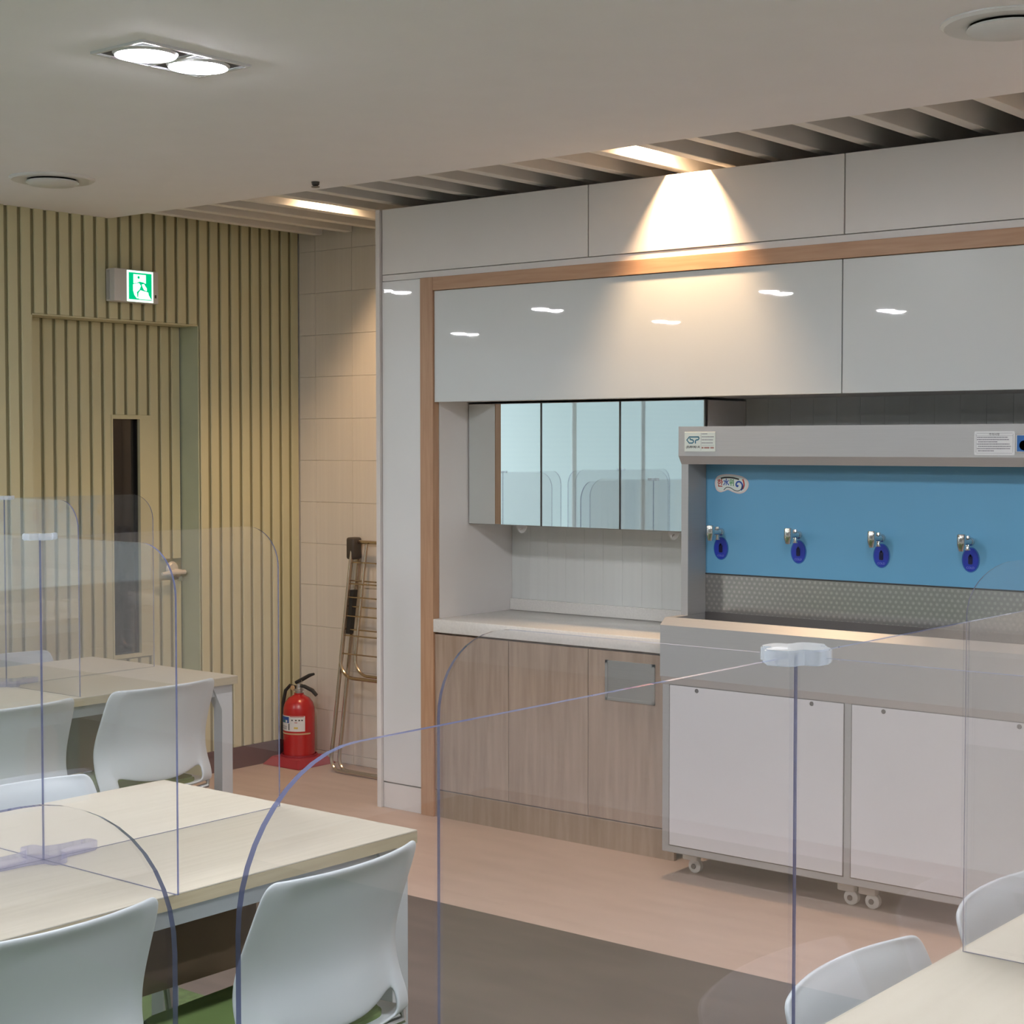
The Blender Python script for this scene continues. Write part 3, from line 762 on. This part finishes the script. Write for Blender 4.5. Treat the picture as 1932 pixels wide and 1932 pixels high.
for x in (xa + .04, xb - .04):
    mb = MB(); mb.prism([(ly(.87) - .016, .87), (ly(.87) + .012, .87), (ly(.66) + .012, .66), (ly(.66) - .016, .66)], 'x', x - .012, x + .012); mb.build('hinge_strip', 'rubber', rk)

# ------------------------------------------------------------------ chairs
def chair_proto(label):
    r = thing('chair', (0, 0, 0), label, 'chair', 'white plastic chairs')
    prof = [  # y, z, half width, edge curl forward
        (-.270, .757, .206, .042), (-.269, .749, .222, .044), (-.262, .727, .229, .047), (-.248, .680, .232, .052),
        (-.233, .630, .235, .058), (-.223, .580, .238, .066), (-.220, .540, .240, .070), (-.226, .500, .240, .072),
        (-.237, .460, .240, .070), (-.243, .438, .240, .064), (-.242, .415, .238, .054), (-.232, .397, .236, .040),
        (-.205, .385, .234, .022), (-.13, .383, .232, .008), (-.03, .385, .230, 0), (.08, .391, .226, 0), (.17, .393, .216, 0), (.205, .385, .20, 0), (.216, .367, .18, 0)]
    us = [-1, -.93, -.80, -.74, -.5, -.2, .2, .5, .74, .80, .93, 1]
    mb = MB(); rows = []
    for i, (y, z, hw, curl) in enumerate(prof):
        row = []
        for u in us:
            f = abs(u)
            yy = y + curl * f * f
            if 2 <= i <= 8 and f < .77: yy += .006           # recessed inner panel of the back
            zz = z
            if i == 8 and f < .79: zz = .424 + .036 * (f / .77) ** 2     # curved lower edge of the back
            if i >= 12: zz = z + .010 * f ** 3
            row.append(mb.b.verts.new((u * hw, yy, zz)))
        rows.append(row)
    for i in range(len(rows) - 1):
        for k in range(len(us) - 1):
            mid = (us[k] + us[k + 1]) / 2
            if i in (8, 9, 10) and abs(mid) < .77: continue       # open slot between back and seat
            mb.b.faces.new((rows[i][k], rows[i][k + 1], rows[i + 1][k + 1], rows[i + 1][k]))
    bmesh.ops.recalc_face_normals(mb.b, faces=list(mb.b.faces))
    sh = mb.build('shell', 'chair_plastic', r, smooth=0)
    for f in sh.data.polygons: f.use_smooth = True
    so = sh.modifiers.new('solid', 'SOLIDIFY'); so.thickness = .009; so.offset = 0
    ss = sh.modifiers.new('sub', 'SUBSURF'); ss.levels = 2; ss.render_levels = 2
    mb = MB(); mb.prism(rrect(-.19, .19, -.185, .18, .05), 'z', .392, .409)
    es = [e for e in mb.b.edges if all(v.co.z > .405 for v in e.verts)]
    bmesh.ops.bevel(mb.b, geom=es, offset=.008, segments=3, affect='EDGES')
    mb.build('seat_pad', 'seat_pad', r)
    for sx in (-1, 1):
        MB().tube([(sx * .14, .11, .374), (sx * .160, .135, .352), (sx * .185, .165, .02), (sx * .186, .166, .0)], .0105, 10).build('leg', 'chair_leg', r)
        MB().tube([(sx * .14, -.12, .374), (sx * .165, -.160, .357), (sx * .195, -.225, .02), (sx * .196, -.226, .0)], .0105, 10).build('leg', 'chair_leg', r)
        MB().tube([(sx * .14, .11, .371), (sx * .14, -.12, .371)], .010, 8).build('seat_rail', 'chair_leg', r)
        MB().tube([(sx * .165, -.16, .357), (sx * .215, -.196, .374), (sx * .218, -.190, .392)], .009, 8).build('seat_bracket', 'chair_leg', r)
    return r
ch0 = chair_proto('white plastic chair, back towards us, at the near corner of the lower left table')
BK = .262
spots = [(-2.521, 2.283, math.radians(94.1), None),
         (-2.345 - BK, 1.685, PI / 2, 'white plastic chair with its back to us in the bottom left corner'),
         (-3.44 + BK, 2.295, -PI / 2, 'white plastic chair across the near left table, facing us'),
         (-3.50 + BK, 1.68, -PI / 2, 'white plastic chair across the near left table, outside the picture'),
         (-4.44 - BK, 3.617, PI / 2, 'white plastic chair at the right end of the far table, its back to us'),
         (-4.44 - BK, 3.03, PI / 2, 'white plastic chair at the far table by the left picture edge, back towards us'),
         (-5.62 + BK, 3.72, -PI / 2, 'white plastic chair across the far table, in front of the slatted door'),
         (-1.245 + BK, 2.335, -PI / 2, 'white plastic chair facing us at the bottom of the picture, left of the right-hand table'),
         (-1.34 + BK, .347, -PI / 2, 'white plastic chair beside the camera, seen only as a ghost in the centre partition'),
         (-1.34 + BK, -.29, -PI / 2, 'second white plastic chair beside the camera, mirrored faintly at the right edge'),
         (-1.245 + BK, 2.925, -PI / 2, 'white plastic chair facing us at the right-hand table, by the right edge of the picture')]
for x, y, rz, lb in spots:
    if lb is None: ch0.location = (x, y, 0); ch0.rotation_euler = (0, 0, rz)
    else: copy_tree(ch0, (x, y, 0), rz, lb)

# ------------------------------------------------------------------ tables
def table_proto(label):
    r = thing('table', (0, 0, 0), label, 'table', 'pale birch dining tables')
    hx, hy = .436, .68
    mb = MB(); mb.box(-hx, hx, -hy, hy, .691, .7165)
    mb.build('edge_board', 'table_edge', r)
    mb = MB(); mb.box(-hx, hx, -hy, hy, .7165, .72, .0008); mb.build('top_board', 'table_top', r)
    for sx in (-1, 1):
        a, b_ = sorted((sx * (hx - .03), sx * (hx - .055)))
        box('side_rail', 'table_metal', a, b_, -hy + .05, hy - .05, .648, .691, r)
    for sy in (-1, 1):
        a, b_ = sorted((sy * (hy - .035), sy * (hy - .075)))
        box('end_rail', 'table_metal', -hx + .06, hx - .06, a, b_, .648, .691, r)
        for sx in (-1, 1):
            xa_, xb_ = sx * (hx - .02), sx * (hx - .065)
            mb = MB(); mb.prism([(sy * (hy - .010), 0), (sy * (hy - .060), 0), (sy * (hy - .060), .60), (sy * (hy - .105), .691), (sy * (hy - .010), .691)], 'x', min(xa_, xb_), max(xa_, xb_)); mb.build('leg', 'table_metal', r)
    box('modesty_board', 'modesty', -.009, .009, -hy + .09, hy - .09, .365, .690, r)
    return r
tb0 = table_proto('pale birch table at the lower left with two chair backs towards us')
TL = [(-2.904, 2.015, None), (-5.08, 3.415, 'pale birch table farthest back, beside the slatted door'), (-.735, 2.695, 'pale birch table in the bottom right corner'),
      (-5.08, 2.05, 'pale birch table beside the far one, seen only in the mirrors'), (-7.25, 2.05, 'pale birch table near the end of the slatted wall, outside the picture'),
      (-7.25, .66, 'pale birch table towards the windows, outside the picture'), (-.735, 1.332, 'pale birch table carrying the large near partition, below the picture'),
      (-.735, -.031, 'pale birch table beside the camera, below the picture')]
for x, y, lb in TL:
    if lb is None: tb0.location = (x, y, 0)
    else: copy_tree(tb0, (x, y, 0), 0, lb)

# ------------------------------------------------------------------ clear acrylic partitions
HX, HY, ZT, ZB, TK = .425, .653, 1.383, .7205, .0045
def sheet(half, axis):
    mb = MB(); R = .10
    P = [(-half, ZB), (half, ZB)]
    for k in range(13):
        a = (PI / 2) * k / 12; P.append((half - R + R * math.cos(a), ZT - R + R * math.sin(a)))
    for k in range(13):
        a = PI / 2 + (PI / 2) * k / 12; P.append((-half + R + R * math.cos(a), ZT - R + R * math.sin(a)))
    fs = mb.prism(P, axis, -TK / 2, TK / 2)
    for f in fs[2:]: f.material_index = 1
    return mb
def half_sheet(half, sg_):
    mb = MB(); R = .10; g = .0005
    P = [(g, ZB), (half, ZB)]
    for k in range(13):
        a = (PI / 2) * k / 12; P.append((half - R + R * math.cos(a), ZT - R + R * math.sin(a)))
    P.append((g, ZT))
    fs = mb.prism([(x * sg_, z) for x, z in P], 'y', -TK / 2, TK / 2)
    for f in fs[2:]: f.material_index = 1
    return mb
def clip(arm_x, arm_y, wdt, z0, z1, m, name, r, wave=.006):
    P = []
    n = 8
    for ax, ay, ln in ((1, 0, arm_x), (0, 1, arm_y), (-1, 0, arm_x), (0, -1, arm_y)):
        px, py = -ay, ax
        for q, s_ in ((.0, -1), (.35, -1), (.65, -1), (.92, -1), (1, -.72), (1, .72), (.92, 1), (.65, 1), (.35, 1)):
            if q == 0: continue
            l2 = wdt + (ln - wdt) * q
            wv = wdt + wave * math.sin(q * PI)
            P.append((ax * l2 + px * s_ * wv, ay * l2 + py * s_ * wv))
    mb = MB(); mb.prism(P, 'z', z0, z1)
    bmesh.ops.bevel(mb.b, geom=[e for e in mb.b.edges if abs(e.verts[0].co.z - e.verts[1].co.z) < 1e-6], offset=.0015, segments=2, affect='EDGES')
    return mb.build(name, m, r)
def partition_proto(label):
    r = thing('partition', (0, 0, 0), label, 'partition', 'clear acrylic table partitions')
    sheet(HY, 'x').build('long_sheet', ['acrylic', 'acrylic_edge'], r, smooth=20)
    for sg_ in (-1, 1): half_sheet(HX, sg_).build('cross_sheet', ['acrylic', 'acrylic_edge'], r, smooth=20)
    clip(.031, .036, .0105, ZT - .006, ZT + .008, 'acrylic_clip', 'top_clip', r)
    clip(.060, .125, .016, ZB, ZB + .020, 'acrylic_base', 'base_clip', r, .004)
    return r
pt0 = partition_proto('clear acrylic cross partition on the left table, with a white clip at its top')
PL = [(-2.88, 2.013, None), (-5.08, 3.405, 'clear acrylic cross partition on the farthest table'),
      (-.735, 1.30, 'large clear acrylic cross partition in the centre foreground with a white top clip'),
      (-.735, 2.62, 'clear acrylic cross partition on the bottom right table'),
      (-.735, -.053, 'nearest clear acrylic partition, its rounded end arching at the bottom left'),
      (-5.08, 2.05, 'clear acrylic cross partition in the right-hand mirror'),
      (-7.25, 2.05, 'clear acrylic cross partition in the left-hand mirror'),
      (-7.25, .66, 'clear acrylic cross partition in the middle mirror')]
for x, y, lb in PL:
    if lb is None: pt0.location = (x, y, 0)
    else: copy_tree(pt0, (x, y, 0), 0, lb)
